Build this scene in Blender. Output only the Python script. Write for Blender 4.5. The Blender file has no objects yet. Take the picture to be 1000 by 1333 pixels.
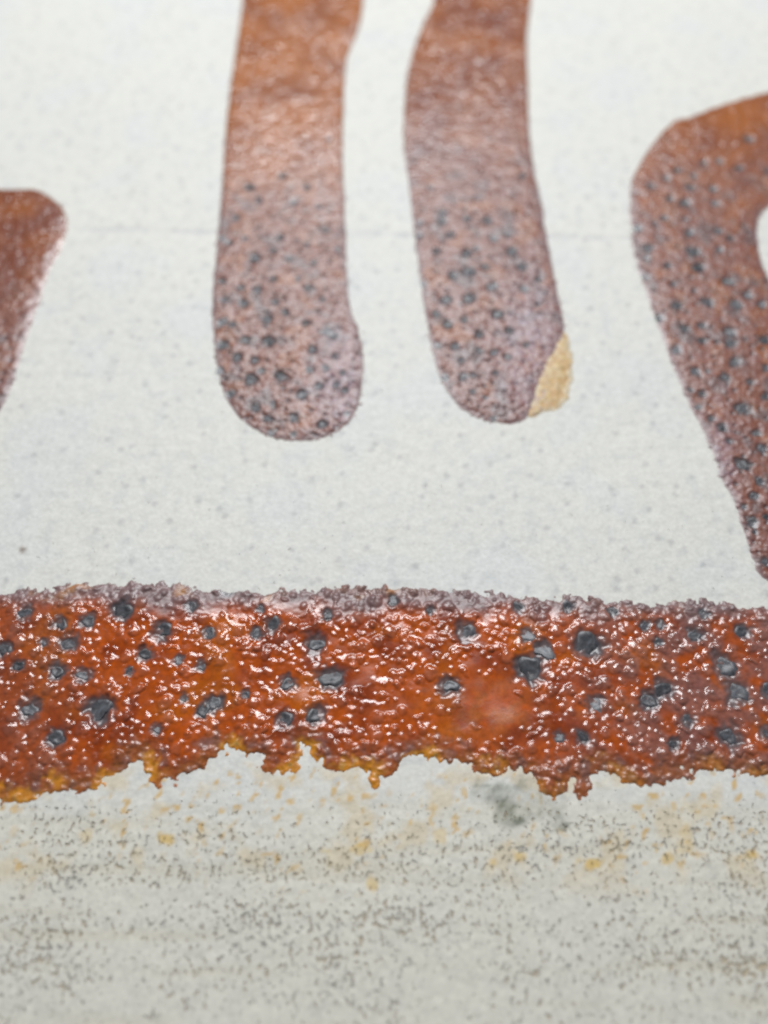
import bpy, math, random
import numpy as np
from mathutils import Vector

# ------------------------------------------------------------------ camera, world, light, exposure
S = bpy.context.scene
MM = 0.001
F = 1100.0                      # focal length in photo pixels (photo 1000 x 1333)
DEP = math.radians(62.0)        # how far the camera looks down onto the ceramic
DIST = 61.0                     # mm from lens to the middle of the picture on the ceramic
CAM = np.array([0.0, -DIST * math.cos(DEP), DIST * math.sin(DEP)])
FWD = np.array([0.0, math.cos(DEP), -math.sin(DEP)])
UPV = np.array([0.0, math.sin(DEP), math.cos(DEP)])

cam = bpy.data.cameras.new("camera")
cam.sensor_width = 36.0
cam.lens = F * 36.0 / 1333.0
cam.clip_start = 0.002
cam.clip_end = 20.0
cam.dof.use_dof = True
cam.dof.focus_distance = 55.5 * MM
cam.dof.aperture_fstop = 15.5
camo = bpy.data.objects.new("camera", cam)
S.collection.objects.link(camo)
camo.location = Vector(CAM * MM)
camo.rotation_euler = (math.pi / 2 - DEP, 0, 0)
S.camera = camo

W = bpy.data.worlds.new("World")
S.world = W
W.use_nodes = True
bg = W.node_tree.nodes["Background"]
bg.inputs[0].default_value = (0.86, 0.93, 1.0, 1)
bg.inputs[1].default_value = 0.15

def area(name, loc, target, sx, sy, power, col):
    l = bpy.data.lights.new(name, 'AREA')
    l.shape = 'RECTANGLE'; l.size = sx; l.size_y = sy
    l.energy = power; l.color = col
    o = bpy.data.objects.new(name, l)
    S.collection.objects.link(o)
    o.location = loc
    d = Vector(target) - Vector(loc)
    o.rotation_euler = d.to_track_quat('-Z', 'Y').to_euler()
    return o

# a broad window-like lamp behind and a little to the right
area("window_light", (-0.005, 0.20, 0.265), (0, 0.03, 0), 0.19, 0.11, 1.33, (0.955, 0.975, 1.0))

S.view_settings.view_transform = 'Standard'
S.view_settings.look = 'None'
S.view_settings.exposure = 0.0
S.view_settings.gamma = 1.0
S.cycles.use_denoising = True
S.cycles.filter_width = 2.3
random.seed(4)
RNG = np.random.RandomState(7)

# ------------------------------------------------------------------ photo pixel <-> point on the ceramic (mm)
def plan(px, py):
    """where the ray through a photo pixel meets the ceramic plane, in mm"""
    a = (np.asarray(px, float) - 500.0) / F
    b = (666.5 - np.asarray(py, float)) / F
    dx = a
    dy = FWD[1] + b * UPV[1]
    dz = FWD[2] + b * UPV[2]
    t = -CAM[2] / dz
    return dx * t, CAM[1] + dy * t

def photo(x, y):
    vx, vy, vz = x - CAM[0], y - CAM[1], -CAM[2]
    d = vy * FWD[1] + vz * FWD[2]
    u = vy * UPV[1] + vz * UPV[2]
    return 500.0 + F * vx / d, 666.5 - F * u / d

def px_mm(py):
    """pixels per mm at that photo row"""
    x0, _ = plan(500, py); x1, _ = plan(501, py)
    return 1.0 / (x1 - x0)

# ------------------------------------------------------------------ numpy noise
def _hash(ix, iy, seed):
    h = (ix.astype(np.int64) * 374761393 + iy.astype(np.int64) * 668265263 + seed * 2147483647) & 0xFFFFFFFF
    h = ((h ^ (h >> 13)) * 1274126177) & 0xFFFFFFFF
    return (h ^ (h >> 16)) & 0xFFFFFFFF

def perlin(x, y, f, seed=0):
    x = x * f + 57.31 * seed; y = y * f - 31.7 * seed
    ix = np.floor(x); iy = np.floor(y)
    fx = x - ix; fy = y - iy
    u = fx * fx * fx * (fx * (fx * 6 - 15) + 10); v = fy * fy * fy * (fy * (fy * 6 - 15) + 10)
    def g(dx, dy):
        a = _hash(ix + dx, iy + dy, seed) / 4294967295.0 * 2 * math.pi
        return np.cos(a) * (fx - dx) + np.sin(a) * (fy - dy)
    n0 = g(0, 0) * (1 - u) + g(1, 0) * u
    n1 = g(0, 1) * (1 - u) + g(1, 1) * u
    return (n0 * (1 - v) + n1 * v) * 1.5

def fbm(x, y, f, seed=0, o=3):
    r = 0; a = 1.0
    for k in range(o):
        r = r + a * perlin(x, y, f * 2 ** k, seed + k * 11); a *= 0.5
    return r

def worley(x, y, f, seed=0, jit=0.9):
    x = x * f; y = y * f
    ix = np.floor(x); iy = np.floor(y)
    best = np.full(x.shape, 9.0); ident = np.zeros(x.shape)
    for dx in (-1, 0, 1):
        for dy in (-1, 0, 1):
            cx = ix + dx; cy = iy + dy
            h1 = _hash(cx, cy, seed) / 4294967295.0; h2 = _hash(cx, cy, seed + 5) / 4294967295.0
            d = (cx + .5 + (h1 - .5) * jit - x) ** 2 + (cy + .5 + (h2 - .5) * jit - y) ** 2
            m = d < best
            best = np.where(m, d, best); ident = np.where(m, _hash(cx, cy, seed + 9) / 4294967295.0, ident)
    return np.sqrt(best), ident

def sstep(a, b, x):
    t = np.clip((x - a) / (b - a), 0, 1)
    return t * t * (3 - 2 * t)

def mix(c0, c1, t):
    t = np.asarray(t)[..., None]
    return np.asarray(c0) * (1 - t) + np.asarray(c1) * t

def smooth_poly(pts, sub=6):
    """Catmull-Rom through a closed list of photo points, then laid on the ceramic in mm"""
    P = np.array(pts, float); n = len(P); out = []
    for i in range(n):
        p0, p1, p2, p3 = P[i - 1], P[i], P[(i + 1) % n], P[(i + 2) % n]
        for k in range(sub):
            t = k / sub
            out.append(0.5 * ((2 * p1) + (-p0 + p2) * t + (2 * p0 - 5 * p1 + 4 * p2 - p3) * t * t + (-p0 + 3 * p1 - 3 * p2 + p3) * t ** 3))
    out = np.array(out)
    x, y = plan(out[:, 0], out[:, 1])
    return np.stack([x, y], 1)

def sdf(poly, X, Y):
    """signed distance to a polygon, positive inside"""
    x = X.ravel(); y = Y.ravel()
    best = np.full(x.shape, 1e9); inside = np.zeros(x.shape, bool)
    n = len(poly)
    for i in range(n):
        ax, ay = poly[i]; bx, by = poly[(i + 1) % n]
        ex, ey = bx - ax, by - ay
        L = ex * ex + ey * ey
        if L < 1e-12: continue
        t = np.clip(((x - ax) * ex + (y - ay) * ey) / L, 0, 1)
        d = (x - ax - t * ex) ** 2 + (y - ay - t * ey) ** 2
        np.minimum(best, d, out=best)
        if ay != by:
            c = ((ay > y) != (by > y)) & (x < ex * (y - ay) / ey + ax)
            inside ^= c
    d = np.sqrt(best)
    return np.where(inside, d, -d).reshape(X.shape)

# ------------------------------------------------------------------ mesh helpers
def make_mesh(name, verts, quads, mat, parent=None, attrs=None):
    me = bpy.data.meshes.new(name)
    nv, nf = len(verts), len(quads); k = quads.shape[1]
    me.vertices.add(nv); me.vertices.foreach_set("co", (verts * MM).astype(np.float32).ravel())
    me.loops.add(nf * k); me.loops.foreach_set("vertex_index", quads.astype(np.int32).ravel())
    me.polygons.add(nf)
    me.polygons.foreach_set("loop_start", np.arange(0, nf * k, k, dtype=np.int32))
    me.polygons.foreach_set("use_smooth", np.ones(nf, bool))
    me.update(calc_edges=True)
    for an, arr in (attrs or {}).items():
        if arr.ndim == 2:
            a = me.attributes.new(an, 'FLOAT_COLOR', 'POINT')
            a.data.foreach_set("color", np.concatenate([arr, np.ones((nv, 1))], 1).astype(np.float32).ravel())
        else:
            a = me.attributes.new(an, 'FLOAT', 'POINT')
            a.data.foreach_set("value", arr.astype(np.float32).ravel())
    me.materials.append(mat)
    o = bpy.data.objects.new(name, me)
    S.collection.objects.link(o)
    if parent: o.parent = parent
    return o

def grid_quads(nx, ny):
    i = np.arange(nx * ny).reshape(ny, nx)
    return np.stack([i[:-1, :-1], i[:-1, 1:], i[1:, 1:], i[1:, :-1]], -1).reshape(-1, 4)

# ------------------------------------------------------------------ materials
def nodes_of(name):
    m = bpy.data.materials.new(name); m.use_nodes = True
    nt = m.node_tree
    return m, nt, nt.nodes, nt.links, nt.nodes["Principled BSDF"]

def glaze_material():
    m, nt, N, L, P = nodes_of("iron_glaze")
    at = N.new("ShaderNodeAttribute"); at.attribute_name = "tint"
    ro = N.new("ShaderNodeAttribute"); ro.attribute_name = "rough"
    tc = N.new("ShaderNodeTexCoord")
    n1 = N.new("ShaderNodeTexNoise"); n1.inputs["Scale"].default_value = 2600; n1.inputs["Detail"].default_value = 4
    L.new(tc.outputs["Object"], n1.inputs["Vector"])
    mr = N.new("ShaderNodeMapRange"); mr.inputs[1].default_value = .25; mr.inputs[2].default_value = .75
    mr.inputs[3].default_value = .72; mr.inputs[4].default_value = 1.3
    L.new(n1.outputs["Fac"], mr.inputs[0])
    mx = N.new("ShaderNodeVectorMath"); mx.operation = 'SCALE'
    L.new(at.outputs["Color"], mx.inputs[0]); L.new(mr.outputs[0], mx.inputs["Scale"])
    L.new(mx.outputs[0], P.inputs["Base Color"])
    L.new(ro.outputs["Fac"], P.inputs["Roughness"])
    P.inputs["IOR"].default_value = 1.58
    b = N.new("ShaderNodeBump"); b.inputs["Strength"].default_value = .35; b.inputs["Distance"].default_value = .00006
    n2 = N.new("ShaderNodeTexNoise"); n2.inputs["Scale"].default_value = 5200; n2.inputs["Detail"].default_value = 2
    L.new(tc.outputs["Object"], n2.inputs["Vector"])
    mu = N.new("ShaderNodeMath"); mu.operation = 'MULTIPLY'
    L.new(n2.outputs["Fac"], mu.inputs[0]); L.new(ro.outputs["Fac"], mu.inputs[1])
    L.new(mu.outputs[0], b.inputs["Height"]); L.new(b.outputs[0], P.inputs["Normal"])
    return m

def pit_material():
    m, nt, N, L, P = nodes_of("grey_pit")
    oi = N.new("ShaderNodeObjectInfo")
    tc = N.new("ShaderNodeTexCoord")
    n1 = N.new("ShaderNodeTexNoise"); n1.inputs["Scale"].default_value = 2.3; n1.inputs["Detail"].default_value = 3
    L.new(tc.outputs["Object"], n1.inputs["Vector"])
    r = N.new("ShaderNodeValToRGB")
    r.color_ramp.elements[0].position = .3; r.color_ramp.elements[0].color = (.035, .036, .04, 1)
    r.color_ramp.elements[1].position = .72; r.color_ramp.elements[1].color = (.095, .10, .115, 1)
    L.new(n1.outputs["Fac"], r.inputs[0])
    hs = N.new("ShaderNodeHueSaturation")
    mr = N.new("ShaderNodeMapRange"); mr.inputs[3].default_value = .65; mr.inputs[4].default_value = 1.35
    L.new(oi.outputs["Random"], mr.inputs[0]); L.new(mr.outputs[0], hs.inputs["Value"])
    L.new(r.outputs[0], hs.inputs["Color"]); L.new(hs.outputs[0], P.inputs["Base Color"])
    P.inputs["Roughness"].default_value = .4
    P.inputs["IOR"].default_value = 1.5
    b = N.new("ShaderNodeBump"); b.inputs["Strength"].default_value = .3; b.inputs["Distance"].default_value = .00005
    L.new(n1.outputs["Fac"], b.inputs["Height"]); L.new(b.outputs[0], P.inputs["Normal"])
    return m

def ceramic_material():
    m, nt, N, L, P = nodes_of("pale_stoneware")
    tc = N.new("ShaderNodeTexCoord")
    at = N.new("ShaderNodeAttribute"); at.attribute_name = "tint"
    hol = N.new("ShaderNodeAttribute"); hol.attribute_name = "pinholes"
    def noise(scale, detail=3, vec=None, dist=0):
        n = N.new("ShaderNodeTexNoise"); n.inputs["Scale"].default_value = scale; n.inputs["Detail"].default_value = detail
        n.inputs["Distortion"].default_value = dist
        L.new(vec or tc.outputs["Object"], n.inputs["Vector"]); return n
    def rng(src, a, b, c, d):
        r = N.new("ShaderNodeMapRange"); r.inputs[1].default_value = a; r.inputs[2].default_value = b
        r.inputs[3].default_value = c; r.inputs[4].default_value = d
        L.new(src, r.inputs[0]); return r.outputs[0]
    def math_(op, a, b):
        k = N.new("ShaderNodeMath"); k.operation = op
        for i, v in enumerate((a, b)):
            if isinstance(v, (int, float)): k.inputs[i].default_value = v
            else: L.new(v, k.inputs[i])
        return k.outputs[0]
    grain = noise(3600, 3)
    grain2 = noise(1500, 2)
    tone = math_('MULTIPLY', rng(grain.outputs["Fac"], .3, .7, .92, 1.06), rng(grain2.outputs["Fac"], .35, .68, 1.02, .95))
    mx = N.new("ShaderNodeVectorMath"); mx.operation = 'SCALE'
    L.new(at.outputs["Color"], mx.inputs[0]); L.new(tone, mx.inputs["Scale"])
    # pinholes: short crooked marks where a distorted noise peaks, as many as the surface attribute asks for
    mp = N.new("ShaderNodeMapping"); mp.inputs["Scale"].default_value = (1.0, .75, 1)
    L.new(tc.outputs["Object"], mp.inputs["Vector"])
    ph = noise(3900, 1.8, mp.outputs[0], .5)
    thr = math_('SUBTRACT', .78, math_('MULTIPLY', hol.outputs["Fac"], .235))
    hole = math_('MULTIPLY', math_('SUBTRACT', ph.outputs["Fac"], thr), 9.0)
    cl = N.new("ShaderNodeClamp"); L.new(hole, cl.inputs[0])
    hc = noise(420, 2)
    ramp = N.new("ShaderNodeValToRGB")
    ramp.color_ramp.elements[0].position = .36; ramp.color_ramp.elements[0].color = (.20, .185, .17, 1)
    ramp.color_ramp.elements[1].position = .56; ramp.color_ramp.elements[1].color = (.36, .23, .08, 1)
    L.new(hc.outputs["Fac"], ramp.inputs[0])
    mc = N.new("ShaderNodeMix"); mc.data_type = 'RGBA'
    L.new(math_('MULTIPLY', cl.outputs[0], .5), mc.inputs["Factor"])
    L.new(mx.outputs[0], mc.inputs["A"]); L.new(ramp.outputs[0], mc.inputs["B"])
    L.new(mc.outputs["Result"], P.inputs["Base Color"])
    L.new(rng(hol.outputs["Fac"], .2, .9, .58, .36), P.inputs["Roughness"])
    P.inputs["IOR"].default_value = 1.45
    hgt = math_('SUBTRACT', math_('MULTIPLY', grain.outputs["Fac"], .25), math_('MULTIPLY', cl.outputs[0], 1.1))
    b = N.new("ShaderNodeBump"); b.inputs["Strength"].default_value = .9; b.inputs["Distance"].default_value = .00010
    L.new(hgt, b.inputs["Height"]); L.new(b.outputs[0], P.inputs["Normal"])
    return m

BEDS = []          # where glaze lies: the clay is eaten away a little beneath it
GLAZE = glaze_material(); PIT = pit_material(); CERAMIC = ceramic_material()

# ------------------------------------------------------------------ the ceramic itself
root = bpy.data.objects.new("stoneware_dish", None)
S.collection.objects.link(root)
root.location = (0, 0, 0)
root["label"] = "pale grey stoneware dish surface painted with rust brown glaze strokes"
root["category"] = "ceramic dish"
root["kind"] = "thing"

def plate_height(x, y):
    return 0.10 * fbm(x, y, 0.055, 3, 2) + 0.018 * perlin(x, y, 0.5, 8)

def axis(lo, hi, step, far_lo, far_hi, n):
    a = np.arange(lo, hi + step * .5, step)
    g1 = lo - (np.linspace(0, 1, n + 1)[1:][::-1] ** 2) * (lo - far_lo)
    g2 = hi + (np.linspace(0, 1, n + 1)[1:] ** 2) * (far_hi - hi)
    return np.concatenate([g1, a, g2])

def build_ceramic():
    ax = axis(-46, 46, 0.17, -120, 120, 26)
    ay = axis(-31, 66, 0.17, -95, 170, 26)
    X, Y = np.meshgrid(ax, ay)
    U, V = photo(X, np.clip(Y, -45, 400))
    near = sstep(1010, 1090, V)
    Z = plate_height(X, Y)
    Z += 0.014 * fbm(X, Y, 1.6, 21, 2)                                  # dry slip texture
    Z -= 0.02 * near * sstep(.15, .5, perlin(X, Y, 2.6, 31))
    for (bx, by, dd) in BEDS:
        j = np.searchsorted(bx, X); i = np.searchsorted(by, Y)
        okk = (i > 0) & (j > 0) & (i < dd.shape[0]) & (j < dd.shape[1])
        Z[okk] -= .5 * sstep(.35, .8, dd[i[okk], j[okk]])
    # turning line left by the wheel
    line = np.exp(-((V - (300 + .018 * (U - 200) + 2.5 * perlin(X, Y, .25, 41))) / 3.0) ** 2) * sstep(90, 130, U) * (1 - sstep(790, 860, U))
    line *= .35 + .65 * sstep(-.25, .25, perlin(X, Y * .2, .8, 43))
    Z -= 0.07 * line
    tint = np.empty(X.shape + (3,)); tint[:] = (.665, .655, .605)
    warm = sstep(-.4, .5, fbm(X, Y, .07, 51, 3))
    tint = mix(tint, (.68, .665, .60), warm * .6)
    cool = sstep(.05, .6, fbm(X, Y, .13, 61, 3))
    tint = mix(tint, (.62, .635, .63), cool * .35)
    sm = sstep(.12, .7, fbm(X, Y, .9, 71, 3))
    tint = mix(tint, (.50, .51, .51), sm * .30)
    tint = mix(tint, (.52, .52, .53), line * .6)  # bluish shadow of the turning groove painted into the tint
    # faint curved scuffs beside the loop
    for (cu, cv, ru, rv, a0, a1) in ((845, 395, 62, 75, 2.2, 4.0), (838, 390, 50, 66, 2.4, 4.2), (505, 290, 40, 60, 5.4, 6.2)):
        th = np.arctan2(V - cv, U - cu) % 6.283
        rr = np.hypot((U - cu) / ru, (V - cv) / rv) + .03 * perlin(X, Y, .4, int(cu))
        arc = np.exp(-((rr - 1) / .035) ** 2) * sstep(a0, a0 + .3, th) * (1 - sstep(a1 - .3, a1, th)) * sstep(-.3, .3, perlin(X, Y, .7, int(cv)))
        tint = mix(tint, (.50, .52, .55), arc * .35)
        Z -= .012 * arc
    # loose dark grains
    sp, sid = worley(X, Y, .55, 81)
    spot = (1 - sstep(.05, .13 + .08 * sid, sp + .05 * perlin(X, Y, 3, 5))) * (sid > .55)
    tint = mix(tint, (.30, .30, .31), spot * .38)
    d = np.hypot(U - 30, V - 716)
    tint = mix(tint, (.20, .14, .11), (1 - sstep(2.5, 6.5, d + 2 * perlin(X, Y, 4, 6))) * .8)
    tint = mix(tint, (.67, .635, .53), near * .55)  # warmer light of the foreground painted into the clay colour
    # ochre bleeding under the band and its small rust flecks
    below = sstep(985, 1015, V) * (1 - sstep(1110, 1190, V))
    oc = below * sstep(.10, .55, fbm(X, Y, .32, 91, 4))
    tint = mix(tint, (.62, .47, .24), oc * .42)
    fl = sstep(.40, .62, fbm(X, Y, 1.5, 97, 3)) * below * sstep(-.2, .3, fbm(X, Y, .2, 98, 2))
    tint = mix(tint, (.60, .36, .08), fl * .75)
    for (u, v, ru, rv, s) in ((768, 1124, 20, 9, .8), (219, 1090, 14, 9, .75), (485, 1150, 7, 17, .6), (470, 1106, 14, 7, .6),
                              (679, 1116, 13, 7, .6), (640, 1122, 8, 6, .5), (869, 1118, 8, 8, .6), (972, 1114, 14, 7, .6),
                              (573, 1092, 10, 16, .4), (110, 1088, 10, 14, .35), (893, 1097, 10, 22, .35), (424, 1108, 8, 5, .5)):
        q = ((U - u) / ru) ** 2 + ((V - v) / rv) ** 2
        tint = mix(tint, (.66, .43, .09), (1 - sstep(.25, 1.2, q + 1.1 * fbm(X, Y, 1.3, int(u), 2))) * s)
    # greenish grey smear below the band
    for (u, v, ru, rv, s) in ((640, 1032, 28, 18, .6), (665, 1062, 22, 17, .85), (690, 1045, 45, 30, .45), (728, 1074, 20, 8, .6), (655, 1045, 14, 9, .6)):
        q = ((U - u) / ru) ** 2 + ((V - v) / rv) ** 2
        tint = mix(tint, (.17, .18, .135), (1 - sstep(.2, 1.3, q + .9 * fbm(X, Y, .9, int(u) + 3, 3))) * s * (.6 + .6 * sstep(.25, .02, np.abs(fbm(X, Y, .8, 311, 2)))))
    streak = near * sstep(.0, .55, perlin(X * .045, Y, .62, 111) + .5 * perlin(X * .09, Y, 1.5, 112))
    tint = mix(tint, (.56, .50, .36), streak * .26)
    Z -= .012 * streak
    # where the slip is pinholed
    rows = .5 + .5 * perlin(X * .05, Y, .75, 101) + .3 * perlin(X * .05, Y, 1.7, 102)
    pin = .10 + .10 * sstep(560, 700, V) + near * (.40 + .34 * rows + .22 * fbm(X, Y, .16, 103, 2))
    pin += .26 * near * np.exp(-((V - 1235) / 40) ** 2) * sstep(-.3, .3, perlin(X, Y, .1, 105))
    pin -= .16 * sstep(1270, 1330, V)
    pin += .10 * sstep(.1, .6, fbm(X, Y, .2, 107, 2)) + .12 * streak
    pin = np.clip(pin, 0, 1.2)
    nx, ny = len(ax), len(ay)
    verts = np.stack([X, Y, Z], -1).reshape(-1, 3)
    q = grid_quads(nx, ny)
    # skirt and underside
    idx = np.arange(nx * ny).reshape(ny, nx)
    ring = np.concatenate([idx[0, :], idx[1:, -1], idx[-1, :-1][::-1], idx[1:-1, 0][::-1]])
    low = verts[ring].copy(); low[:, 2] = -7.0
    base = len(verts); n = len(ring)
    verts = np.concatenate([verts, low, [[0, 30, -7.0]]])
    k = np.arange(n); k2 = (k + 1) % n
    sk = np.stack([ring[k], base + k, base + k2, ring[k2]], 1)
    bt = np.stack([base + k, np.full(n, base + n), np.full(n, base + n), base + k2], 1)
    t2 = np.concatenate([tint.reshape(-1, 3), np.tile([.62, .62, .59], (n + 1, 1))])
    p2 = np.concatenate([pin.ravel(), np.zeros(n + 1)])
    quads = np.concatenate([q, sk])
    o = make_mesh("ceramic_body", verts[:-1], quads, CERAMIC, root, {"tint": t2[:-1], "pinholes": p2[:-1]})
    return o


# ------------------------------------------------------------------ pits (burst bubbles) shared meshes
def pit_mesh(k):
    rs = np.random.RandomState(100 + k)
    seg, rings = 10, 4
    v = [(0, 0, -.34 + rs.uniform(-.05, .16))]
    ph = rs.uniform(0, 6.28, 3)
    for r in range(1, rings + 1):
        rho = (0, .34, .66, .95, 1.22)[r]
        for s in range(seg):
            a = 2 * math.pi * s / seg
            w = rs.uniform(.86, 1.14) + .20 * math.sin(2 * a + ph[0]) + .15 * math.sin(3 * a + ph[1]) + .09 * math.sin(5 * a + ph[2])
            z = (0, -.33, -.24, -.20, -.62)[r] + rs.uniform(-.10, .11) * (1, 1.2, 1.2, .8, .2)[r]
            v.append((rho * w * math.cos(a), rho * w * math.sin(a), z))
    f = [(0, 1 + s, 1 + (s + 1) % seg) for s in range(seg)]
    for r in range(rings - 1):
        for s in range(seg):
            a = 1 + r * seg + s; b = 1 + r * seg + (s + 1) % seg
            f.append((a, a + seg, b + seg, b))
    me = bpy.data.meshes.new("pit"); me.from_pydata(v, [], f); me.update()
    me.polygons.foreach_set("use_smooth", [True] * len(me.polygons))
    me.materials.append(PIT)
    return me
PITS = [pit_mesh(k) for k in range(14)]

def place_pits(parent, plist, deep):
    for (x, y, r, z, deep) in plist:
        o = bpy.data.objects.new("pit", random.choice(PITS))
        S.collection.objects.link(o)
        o.parent = parent
        o.location = (x * MM, y * MM, z * MM)
        o.rotation_euler = (random.uniform(-.16, .16), random.uniform(-.16, .16), random.uniform(0, 6.28))
        s = r * MM
        s *= random.uniform(.72, .92)
        o.scale = (s * random.uniform(.8, 1.25), s * random.uniform(.75, 1.1), s * deep / .48 * random.uniform(.85, 1.1))

def pits_mm(lst):
    out = []
    for (u, v, r) in lst:
        if any((u - a) ** 2 + (v - b) ** 2 < 36 for a, b, _ in out): continue
        out.append((u, v, r))
    res = []
    for (u, v, r) in out:
        x, y = plan(u, v)
        res.append((float(x), float(y), r / px_mm(v)))
    return res

# ------------------------------------------------------------------ glaze builder
def glaze(name, label, poly, step, style, pits=(), rise=.6, thick=.11, deep=.34):
    P = smooth_poly(poly)
    lo = P.min(0) - .8; hi = P.max(0) + .8
    # fine mesh where the photo looks closely, coarser where the stroke runs on outside it
    vtop = max(min(p[1] for p in poly), -15)
    xl = float(plan(1015, vtop)[0]); yt = float(plan(500, -15)[1])
    def steps(a, b, f0, f1):
        out = [a]
        while out[-1] < b:
            out.append(out[-1] + (step if f0 <= out[-1] <= f1 else step * 3.0))
        return np.array(out)
    ax = steps(lo[0], hi[0], -xl, xl); ay = steps(lo[1], hi[1], -1e9, yt)
    X, Y = np.meshgrid(ax, ay)
    U, V = photo(X, Y)
    D = sdf(P, X, Y)
    st = style(X, Y, U, V, D)                    # dict: d (ragged distance), bump (mm), tint, rough
    d = st["d"]
    body = thick * (1 - np.exp(-np.clip(d, 0, None) / rise)) + np.clip(d, None, 0) * .8
    ground = plate_height(X, Y)
    fade = sstep(-.02, .35, d)
    base = ground + .012 + body + st.get("swell", 0) * fade
    Z = base + st["bump"] * fade
    tint, rough = st["tint"], st["rough"]
    pm = pits_mm(pits); res = []
    for (px, py, r) in pm:
        j0 = int(np.searchsorted(ax, px)); i0 = int(np.searchsorted(ay, py)); w = int(2.2 * r / step) + 2
        sl = (slice(max(0, i0 - w), i0 + w + 1), slice(max(0, j0 - w), j0 + w + 1))
        if Z[sl].size == 0: continue
        q = np.hypot(X[sl] - px, Y[sl] - py) / r
        q = q + .42 * perlin(X[sl], Y[sl], .8 / r, int(abs(px) * 7) % 90) + .26 * perlin(X[sl], Y[sl], 1.9 / r, int(abs(py) * 7) % 90)
        near = 1 - sstep(.95, 1.7, q)
        Z[sl] = Z[sl] * (1 - near * .7) + base[sl] * near * .7
        ci, cj = min(max(i0, 0), Z.shape[0] - 1), min(max(j0, 0), Z.shape[1] - 1)
        z0 = base[ci, cj]
        dp = deep * min(1.0, max(.15, d[ci, cj] / 1.1)) * random.uniform(.55, 1.05)
        Z[sl] -= dp * r * (1 - sstep(.4, 1.5, q))
        tint[sl] = mix(tint[sl], PITC, (1 - sstep(.75, 1.6, q)) * random.uniform(.75, .95))
        rough[sl] = rough[sl] + (.34 - rough[sl]) * (1 - sstep(.8, 1.5, q))
        if d[ci, cj] > .12: res.append((px, py, r, z0 - .15 * dp * r, dp))
    ok = d > -.22
    vid = np.cumsum(ok.ravel()).reshape(ok.shape) - 1
    fq = ok[:-1, :-1] & ok[:-1, 1:] & ok[1:, 1:] & ok[1:, :-1]
    quads = np.stack([vid[:-1, :-1][fq], vid[:-1, 1:][fq], vid[1:, 1:][fq], vid[1:, :-1][fq]], 1)
    verts = np.stack([X[ok], Y[ok], Z[ok]], 1)
    BEDS.append((ax, ay, d))
    o = make_mesh(name, verts, quads, GLAZE, root, {"tint": tint[ok], "rough": rough[ok]})
    o["label"] = label
    place_pits(o, res, deep)
    return o

PITC = (.072, .072, .08)
ORANGE = (.41, .068, .001); DEEP = (.25, .034, .001); BROWN = (.20, .056, .028); TAN = (.38, .118, .024)
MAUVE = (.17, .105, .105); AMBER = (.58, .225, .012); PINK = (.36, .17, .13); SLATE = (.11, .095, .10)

def beads(X, Y, f, seed, lo=.02, hi=.5):
    n = perlin(X, Y, f, seed) + .45 * perlin(X, Y, f * 2.1, seed + 3)
    t = np.clip((n - lo) / (hi - lo), 0, 1)
    return np.sin(t * t * (1.5 - .5 * t) * math.pi / 2)      # rounded tops

def domes(X, Y, f, seed, keep, rmin=.22, rmax=.5):
    """little round-topped grains of many sizes: 0..1 height, packed at random; keep is the share of cells that hold one"""
    wx = X + .10 / f * perlin(X, Y, f * 1.3, seed + 1); wy = Y + .10 / f * perlin(X, Y, f * 1.3, seed + 2)
    d, i = worley(wx, wy, f, seed)
    rad = rmin + (rmax - rmin) * ((i * 7.13) % 1.0)
    t = np.clip(1 - (d / rad) ** 2, 0, 1)
    return np.where(i < keep, np.sqrt(t) * t ** .25 * rad / rmax, 0)

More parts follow.
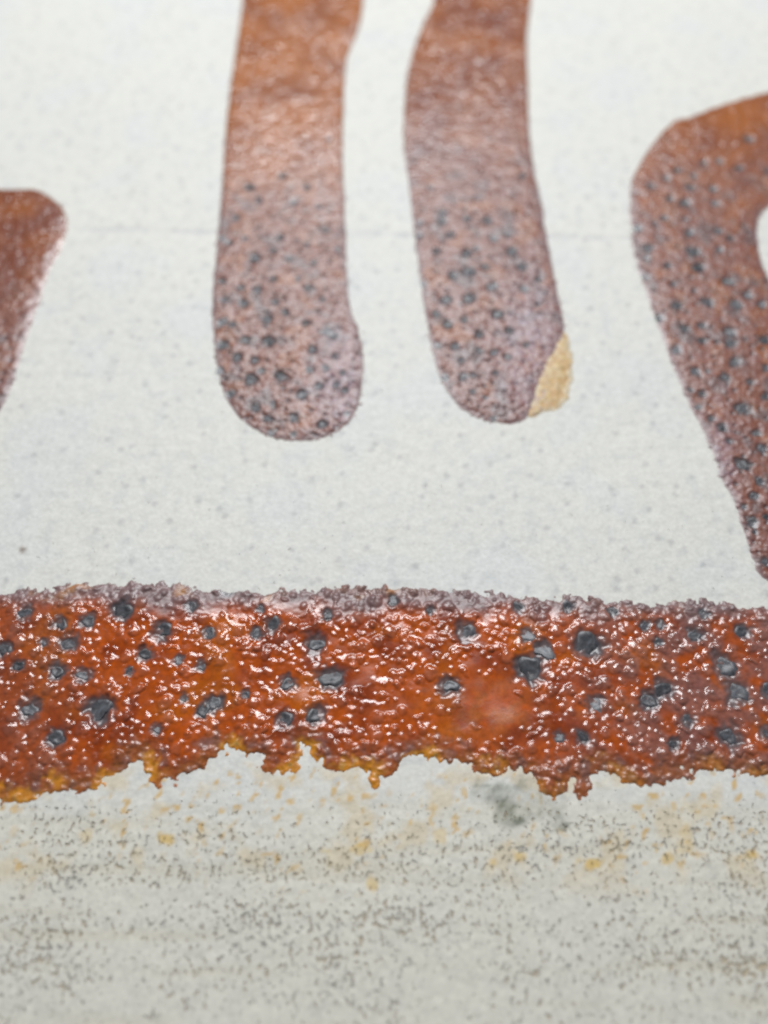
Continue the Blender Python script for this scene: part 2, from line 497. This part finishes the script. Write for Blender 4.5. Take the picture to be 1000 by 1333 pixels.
# ---- the broad band
def style_band(X, Y, U, V, D):
    rag = .36 * fbm(X, Y, .55, 201, 3) + .34 * perlin(X, Y, 1.5, 205) + .24 * perlin(X, Y, 3.0, 207) + .12 * perlin(X, Y, 5.5, 208)
    top = 762 + .018 * U
    upper = sstep(900, 860, V)
    d = D + rag * (.75 + .25 * (1 - upper)) - .05
    smooth = np.exp(-(((U - 640) / 62) ** 2 + ((V - 925) / 42) ** 2))      # the slick patch
    calm = np.exp(-(((U - 300) / 190) ** 2 + ((V - 890) / 70) ** 2)) * .3 + np.exp(-(((U - 520) / 60) ** 2 + ((V - 905) / 40) ** 2)) * .6
    dens = 1 - np.clip(smooth * 1.3 + calm * .35, 0, 1)
    pool = sstep(.0, .5, fbm(X, Y, .42, 212, 2)) * (1 - .7 * sstep(650, 820, U)) * sstep(60, 200, U)
    dens = np.clip(dens + .25 * fbm(X, Y, .22, 211, 2) - .75 * pool, 0, 1)
    b1 = beads(X, Y, 1.35, 215, .0 + .25 * (1 - dens), .75)
    b2 = beads(X, Y, 3.1, 219, .08 + .2 * (1 - dens), .6)
    edge = (1 - sstep(.3, 1.7, d + .5 * fbm(X, Y, .5, 223, 2)))
    b3 = perlin(X, Y, 4.2, 225)
    k = np.clip(.12 + .85 * dens + .25 * fbm(X, Y, .3, 257, 2) + .25 * sstep(650, 850, U), 0, 1) * (1 - smooth * .9)
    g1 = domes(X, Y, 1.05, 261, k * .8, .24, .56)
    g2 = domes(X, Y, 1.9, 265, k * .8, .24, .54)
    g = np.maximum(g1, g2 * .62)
    bump = .150 * g1 + .075 * g2 + dens * (.055 * b1 + .006 * b2) + edge * (.016 * b3)
    bump = bump * (upper + (1 - upper) * (.25 + .75 * sstep(.1, 1.0, d)))
    lump = .05 * fbm(X, Y, .35, 227, 2)
    tint = mix(ORANGE, DEEP, sstep(-.1, .6, fbm(X, Y, .33, 229, 3)))
    tint = mix(tint, (.45, .108, .001), sstep(.1, .6, fbm(X, Y, .28, 231, 2)) * .6)
    tint = mix(tint, TAN, smooth * .6 * sstep(-.5, .4, fbm(X, Y, .8, 232, 3)))
    tint = mix(tint, PINK, np.clip(g * 1.1 + b1 * .4, 0, 1) * (.26 + .34 * sstep(650, 850, U) + .2 * (1 - sstep(30, 160, U))))  # crystal pink on grain tops, with highlight brightness painted into the colour
    left = (1 - sstep(20, 190, U)) ; right = sstep(640, 900, U)
    brownish = np.clip(.75 * left + .42 * right + .25 * fbm(X, Y, .25, 233, 2), 0, 1)
    tint = mix(tint, BROWN, brownish * .6)
    tint = mix(tint, (.20, .105, .095), sstep(660, 900, U) * sstep(-.45, .25, fbm(X, Y, .45, 235, 3)) * .6)
    up = 1 - sstep(14, 48, V - top + 6 + 14 * fbm(X, Y, .35, 237, 2))
    tint = mix(tint, MAUVE, np.clip(up * upper * .95, 0, 1))
    low = (1 - upper) * (1 - sstep(.5, 1.9, d + .5 * fbm(X, Y, .45, 241, 2)))
    tint = mix(tint, (.22, .07, .03), low * .6)
    tint = mix(tint, MAUVE, low * sstep(0, .45, perlin(X, Y, 1.3, 243)) * .5)
    amb = (1 - sstep(.25, .95, d + .45 * fbm(X, Y, .5, 247, 2))) * ((1 - upper) + upper * .45 * sstep(.1, .4, perlin(X, Y, .35, 249)))
    amb = amb * (.15 + .85 * sstep(-.15, .3, fbm(X, Y, .30, 255, 3))) * (1 - .5 * sstep(560, 700, U))
    tint = mix(tint, AMBER, amb * .9)
    tint = mix(tint, (.55, .36, .12), amb * sstep(.2, .6, perlin(X, Y, 2.4, 251)) * .5)
    rough = .175 + .24 * np.clip(up * upper, 0, 1) + .16 * low + .10 * smooth + .08 * perlin(X, Y, 1.0, 253)
    return dict(d=d, bump=bump, tint=tint, rough=np.clip(rough, .1, .6), swell=lump)

# ---- the painted strokes: orange and slick at one end, mauve and pitted at the other
def style_stroke(seed, grey_from, grey_full, tan=.6, right_pale=None, grain=1.0, ragged=.06, shade=1.0):
    def fn(X, Y, U, V, D):
        d = D + ragged * fbm(X, Y, .9, seed, 3) + .06 * perlin(X, Y, 2.7, seed + 2)
        d = d + .34 * sstep(.26, .62, perlin(X, Y, 2.8, seed + 3)) * sstep(-.2, .35, perlin(X, Y, .4, seed + 5))     # bristles
        grey = sstep(grey_from, grey_full, V + 26 * fbm(X, Y, .22, seed + 4, 2))
        rip = fbm(X, Y * 1.25, .95, seed + 6, 3)
        b = beads(X * .8, Y * 1.1, 1.25, seed + 8, -.1, .65)
        b2 = perlin(X, Y, 2.9, seed + 10)
        k = .55 + .3 * grey + .3 * fbm(X, Y, .4, seed + 24, 2)
        g1 = domes(X * .85, Y, 1.7, seed + 26, k * .8, .22, .52); g2 = domes(X, Y, 3.0, seed + 28, k, .25, .5)
        bump = grain * (.058 * g1 + .034 * g2) + .022 * b + .022 * rip + .008 * b2 * (.6 + .5 * grey)
        tint = mix(BROWN, TAN, np.clip(tan + .5 * fbm(X, Y, .25, seed + 12, 2), 0, 1))
        tint = mix(tint, (.205, .066, .046), grey * .75)
        tint = mix(tint, SLATE, grey * sstep(.05, .6, fbm(X, Y, .5, seed + 14, 2)) * .6)
        tint = mix(tint, (.30, .165, .165), grey * sstep(.1, .6, fbm(X, Y, 1.1, seed + 16, 2)) * .3)
        tint = mix(tint, TAN, grey * sstep(.2, .6, fbm(X, Y, .35, seed + 18, 2)) * .5)
        # pin pricks between the grains
        w, wi = worley(X + .08 * perlin(X, Y, 2, seed + 30), Y, 1.15, seed + 31)
        prick = (1 - sstep(.08, .16 + .22 * wi, w)) * ((wi * 5.7) % 1 < .40) * grey
        bump = bump * (1 - .6 * prick) - .07 * prick
        tint = mix(tint, (.055, .05, .057), prick * .85)
        tint = mix(tint, (.34, .2, .18), np.clip(g1, 0, 1) * .12)
        if right_pale is not None:
            u0, v0, ru, rv = right_pale
            p = np.exp(-(((U - u0) / ru) ** 2 + ((V - v0) / rv) ** 2))
            tint = mix(tint, (.34, .24, .29), p * (.45 + .5 * sstep(-.1, .4, perlin(X, Y, 1.9, seed + 20))) * .75)
        rim = 1 - sstep(.10, .55, d)
        tint = mix(tint, (.19, .12, .13), rim * grey * .6)
        thin = (1 - sstep(.04, .26, d)) * (1 - .65 * grey)
        tint = mix(tint, (.24, .075, .008), thin * .9)
        feather = (1 - sstep(.0, .16, d + .06 * perlin(X, Y, 2.2, seed + 33))) * (.25 + .75 * grey)
        tint = mix(tint, (.46, .36, .36), feather * .75)
        rough = .24 + .17 * grey + .06 * b2
        tint = tint * (1 - (1 - shade) * (.35 + .65 * grey))[..., None]
        return dict(d=d, bump=bump, tint=tint, rough=np.clip(rough, .15, .6))
    return fn

BAND = [(-330, 880), (-300, 815), (-230, 795), (-150, 800), (-80, 790), (0, 778), (40, 767), (80, 764), (110, 760), (150, 762), (200, 756), (240, 763), (290, 768), (350, 770), (400, 766),
        (450, 763), (500, 764), (550, 766), (600, 770), (650, 772), (700, 777), (740, 775), (780, 780), (830, 785), (880, 782), (920, 780),
        (960, 788), (1000, 794), (1080, 800), (1170, 796), (1260, 815), (1310, 880), (1300, 960), (1240, 1010), (1160, 1026), (1080, 1022), (1000, 1014), (960, 1006), (900, 1008), (850, 1024), (820, 1028), (800, 1012),
        (780, 1002), (765, 1020), (755, 1042), (745, 1020), (720, 1038), (700, 1022), (690, 1012), (670, 1006), (650, 1010), (620, 1002),
        (600, 994), (560, 989), (530, 991), (520, 1010), (500, 1012), (488, 1022), (470, 1007), (450, 1001), (425, 1001), (410, 988),
        (395, 977), (380, 1000), (350, 1006), (335, 987), (310, 976), (290, 979), (278, 991), (260, 1001), (230, 1016), (200, 1016),
        (190, 997), (180, 987), (160, 1006), (130, 1021), (100, 1031), (85, 1022), (60, 1031), (30, 1046), (0, 1041), (-80, 1050), (-170, 1040), (-260, 1030), (-320, 965)]
BAND_PITS = [(35, 800, 10), (80, 812, 9), (116, 810, 10), (160, 797, 13), (212, 821, 13), (272, 825, 9), (356, 814, 10), (335, 825, 8),
             (427, 802, 8), (412, 839, 14), (92, 838, 11), (7, 845, 10), (25, 868, 8), (75, 875, 11), (110, 880, 10), (190, 852, 10),
             (130, 924, 17), (40, 924, 13), (75, 961, 12), (280, 915, 11), (265, 925, 9), (375, 890, 10), (412, 930, 13), (371, 937, 11),
             (432, 882, 16), (240, 910, 6), (262, 867, 7), (320, 905, 6), (205, 950, 7), (60, 837, 6), (234, 860, 7), (170, 875, 6),
             (295, 771, 8), (250, 790, 8), (340, 793, 6), (606, 823, 13), (685, 827, 10), (707, 846, 12), (690, 872, 18), (764, 839, 18),
             (675, 792, 8), (740, 791, 8), (797, 797, 7), (840, 815, 7), (858, 813, 7), (905, 827, 10), (856, 837, 6), (942, 867, 15),
             (957, 902, 15), (947, 959, 15), (863, 898, 13), (844, 912, 12), (775, 917, 11), (895, 940, 9), (727, 959, 7), (758, 960, 9), (915, 800, 7),
             (967, 822, 11), (585, 893, 13), (877, 970, 8), (999, 900, 10), (997, 955, 9), (512, 782, 7), (560, 795, 6)]
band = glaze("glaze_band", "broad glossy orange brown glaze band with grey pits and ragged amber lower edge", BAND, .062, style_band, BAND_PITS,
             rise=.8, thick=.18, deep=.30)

STROKE_A = [(345, -190), (330, -120), (322, -60), (316, 0), (308, 60), (298, 130), (292, 200), (287, 270), (281, 330), (277, 400), (279, 450), (288, 500), (303, 533),
            (330, 558), (360, 571), (390, 574), (420, 570), (445, 558), (462, 540), (471, 505), (473, 465), (467, 430), (456, 400), (452, 350),
            (450, 300), (448, 250), (446, 200), (447, 150), (448, 110), (450, 80), (458, 60), (468, 35), (473, 0), (476, -60), (478, -130), (468, -195), (440, -235), (400, -245), (365, -228)]
def z4(l): return [(250 + x / 1.887, 280 + y / 1.887, r / 1.22) for x, y, r in l]
def z3(l): return [(250 + x / 2, y / 2, r / 1.3) for x, y, r in l]
def z5(l): return [(750 + x / 3.332, 80 + y / 3.332, r / 2.5) for x, y, r in l]
def z6(l): return [(820 + x / 3.7, 440 + y / 3.7, r / 2.7) for x, y, r in l]
A_PITS = z4([(155, 107, 9), (75, 165, 6), (125, 220, 8), (75, 265, 8), (100, 270, 6), (130, 308, 8), (185, 258, 7), (187, 312, 10), (75, 320, 9),
             (110, 350, 8), (155, 358, 7), (145, 405, 11), (170, 385, 6), (220, 400, 10), (155, 475, 8), (185, 500, 7), (200, 465, 5), (95, 440, 7),
             (270, 445, 9), (250, 500, 7), (320, 515, 8), (312, 423, 7), (290, 383, 6), (295, 333, 7), (330, 380, 6), (330, 290, 8), (280, 268, 6),
             (230, 240, 6), (160, 185, 7), (120, 180, 6), (200, 160, 6), (260, 160, 5), (285, 180, 6), (300, 120, 5), (355, 420, 6), (375, 435, 6),
             (350, 350, 5), (370, 390, 5), (380, 490, 5), (195, 535, 6), (250, 540, 5), (90, 70, 6), (75, 60, 6), (130, 60, 5), (200, 90, 5),
             (240, 110, 5), (80, 210, 6), (205, 215, 6), (320, 210, 5), (350, 300, 6), (70, 380, 6)]) + \
         z3([(165, 672, 9), (115, 570, 7), (175, 525, 6), (150, 490, 8), (235, 460, 7), (265, 530, 6), (230, 620, 6), (85, 630, 6), (300, 490, 6),
             (330, 540, 6), (350, 600, 6), (300, 640, 5), (250, 680, 6), (380, 650, 5), (355, 365, 5)])
stroke_a = glaze("glaze_stroke", "upright glaze stroke, orange brown above, rounded mauve pitted end below", STROKE_A, .075,
                 style_stroke(301, 150, 330, .75, (445, 500, 40, 80), shade=.80), A_PITS)

STROKE_B = [(590, -190), (578, -120), (570, -60), (565, 0), (552, 30), (540, 60), (530, 100), (526, 150), (526, 190), (531, 230), (537, 280), (543, 330), (548, 370),
            (554, 410), (562, 450), (572, 490), (590, 520), (610, 538), (640, 549), (665, 551), (686, 543), (697, 520), (706, 495), (716, 470),
            (729, 450), (735, 425), (728, 390), (720, 350), (712, 310), (706, 270), (697, 230), (691, 190), (688, 150), (687, 100), (686, 50),
            (691, 0), (694, -60), (700, -130), (696, -195), (672, -235), (640, -242), (608, -225)]
B_PITS = z4([(635, 50, 7), (675, 95, 8), (740, 60, 7), (785, 90, 8), (810, 130, 7), (680, 140, 10), (720, 130, 6), (640, 150, 7), (735, 178, 8),
             (815, 183, 7), (625, 210, 9), (680, 208, 8), (600, 245, 7), (628, 272, 7), (668, 260, 6), (750, 245, 9), (780, 285, 7), (705, 297, 7),
             (647, 325, 7), (605, 322, 6), (705, 335, 6), (740, 340, 6), (775, 350, 6), (820, 320, 5), (620, 400, 7), (665, 398, 7), (690, 395, 6),
             (690, 435, 5), (720, 450, 4), (740, 500, 5), (560, 50, 6), (615, 15, 7), (675, 10, 6), (725, 15, 7), (775, 50, 6), (850, 160, 6),
             (600, 90, 6), (570, 170, 6), (745, 390, 5), (660, 360, 5), (850, 220, 5)]) + \
         z3([(653, 555, 8), (710, 570, 6), (770, 575, 7), (675, 615, 7), (740, 650, 6), (790, 630, 7), (830, 660, 7), (595, 580, 6), (595, 610, 6),
             (820, 610, 6), (620, 490, 5), (860, 460, 6)])
stroke_b = glaze("glaze_stroke", "upright mauve brown pitted glaze stroke with an ochre patch at its lower right", STROKE_B, .075,
                 style_stroke(341, 60, 300, .35, (690, 455, 42, 85), shade=.82), B_PITS)

LOOP = [(1240, 100), (1140, 95), (1060, 106), (1000, 120), (970, 128), (930, 140), (897, 154), (875, 160), (855, 182), (838, 205), (825, 230), (820, 260),
        (822, 300), (828, 340), (838, 370), (850, 405), (865, 445), (880, 485), (897, 525), (915, 560), (930, 595), (943, 630), (956, 655),
        (968, 690), (980, 725), (990, 750), (1020, 770), (1080, 800), (1150, 800), (1195, 770), (1200, 720), (1150, 620), (1080, 500), (1030, 420), (1001, 365), (993, 345),
        (988, 325), (985, 300), (989, 282), (1000, 270), (1030, 250), (1080, 236), (1140, 232), (1220, 232), (1275, 205), (1285, 145)]
LOOP_PITS = z5([(325, 545, 14), (405, 600, 14), (495, 550, 14), (590, 555, 14), (470, 620, 18), (380, 685, 12), (340, 710, 10), (265, 730, 16),
                (490, 750, 16), (615, 740, 14), (665, 770, 13), (510, 830, 20), (530, 900, 20), (310, 815, 16), (300, 860, 11), (395, 890, 12),
                (420, 970, 12), (300, 940, 11), (655, 960, 20), (740, 1020, 16), (690, 1060, 20), (570, 1050, 20), (440, 1065, 16), (800, 1060, 14),
                (360, 1115, 16), (470, 1165, 16), (545, 1150, 14), (545, 1215, 14), (665, 1180, 22), (665, 1230, 16), (815, 1215, 18), (435, 1250, 16),
                (685, 1310, 18), (745, 340, 14), (705, 465, 14), (620, 435, 12), (550, 440, 12), (510, 500, 11), (390, 510, 12), (435, 475, 12),
                (600, 620, 12), (510, 1000, 10), (620, 820, 12), (470, 690, 10), (840, 480, 14)]) + \
            z6([(225, 55, 14), (345, 20, 11), (480, 25, 16), (640, 30, 16), (310, 160, 16), (370, 165, 9), (500, 130, 18), (455, 190, 18), (580, 215, 14),
                (655, 150, 14), (290, 250, 11), (350, 270, 16), (330, 335, 12), (655, 285, 16), (540, 345, 25), (390, 390, 14), (445, 435, 18),
                (605, 460, 16), (635, 535, 20), (475, 500, 12), (540, 610, 26), (620, 695, 14), (595, 765, 16), (545, 815, 12), (585, 890, 20),
                (655, 870, 14), (650, 1080, 14), (600, 940, 10)])
loop = glaze("glaze_stroke", "curved brown glaze stroke with slate grey pits at the right edge", LOOP, .075,
             style_stroke(381, 130, 330, .6, (935, 610, 22, 70), ragged=.10, shade=.85, grain=.75), LOOP_PITS)

BLOB = [(-210, 290), (-150, 252), (-70, 240), (0, 246), (25, 246), (50, 248), (68, 258), (82, 272), (88, 290), (84, 312), (74, 335), (62, 360), (50, 395), (40, 425),
        (30, 455), (20, 490), (12, 510), (0, 535), (-40, 590), (-90, 640), (-150, 650), (-200, 610), (-225, 500), (-225, 380)]
blob = glaze("glaze_stroke", "smooth unpitted brown glaze stroke end at the left edge", BLOB, .08,
             style_stroke(421, 300, 520, .1, grain=.55, shade=.8))

# ---- ochre patch where the second stroke is thin
PATCH = [(735, 432), (741, 455), (742, 485), (740, 508), (728, 527), (705, 536), (688, 538), (694, 518), (704, 494), (713, 470), (726, 448)]
def style_patch(X, Y, U, V, D):
    d = D + .16 + .22 * fbm(X, Y, 1.1, 461, 3) + .08 * perlin(X, Y, 3.5, 462)
    b = fbm(X, Y, 1.6, 463, 3)
    tint = mix((.44, .26, .075), (.52, .37, .16), sstep(-.4, .4, b))
    tint = mix(tint, (.45, .22, .06), sstep(.2, .5, fbm(X, Y, 2.4, 467, 2)) * .6)
    tint = mix(tint, (.60, .52, .38), (1 - sstep(.0, .5, d + .3 * fbm(X, Y, 1.5, 469, 2))) * .8)
    tint = mix(tint, (.33, .21, .19), sstep(.15, .5, fbm(X, Y, 1.8, 471, 2)) * (1 - sstep(700, 722, U)) * .7)
    return dict(d=d, bump=.03 * b, tint=tint, rough=np.full(X.shape, .5))
patch = glaze("ochre_patch", "thin sandy ochre patch of glaze", PATCH, .08, style_patch, rise=.3, thick=.09)
patch.parent = stroke_b

build_ceramic()
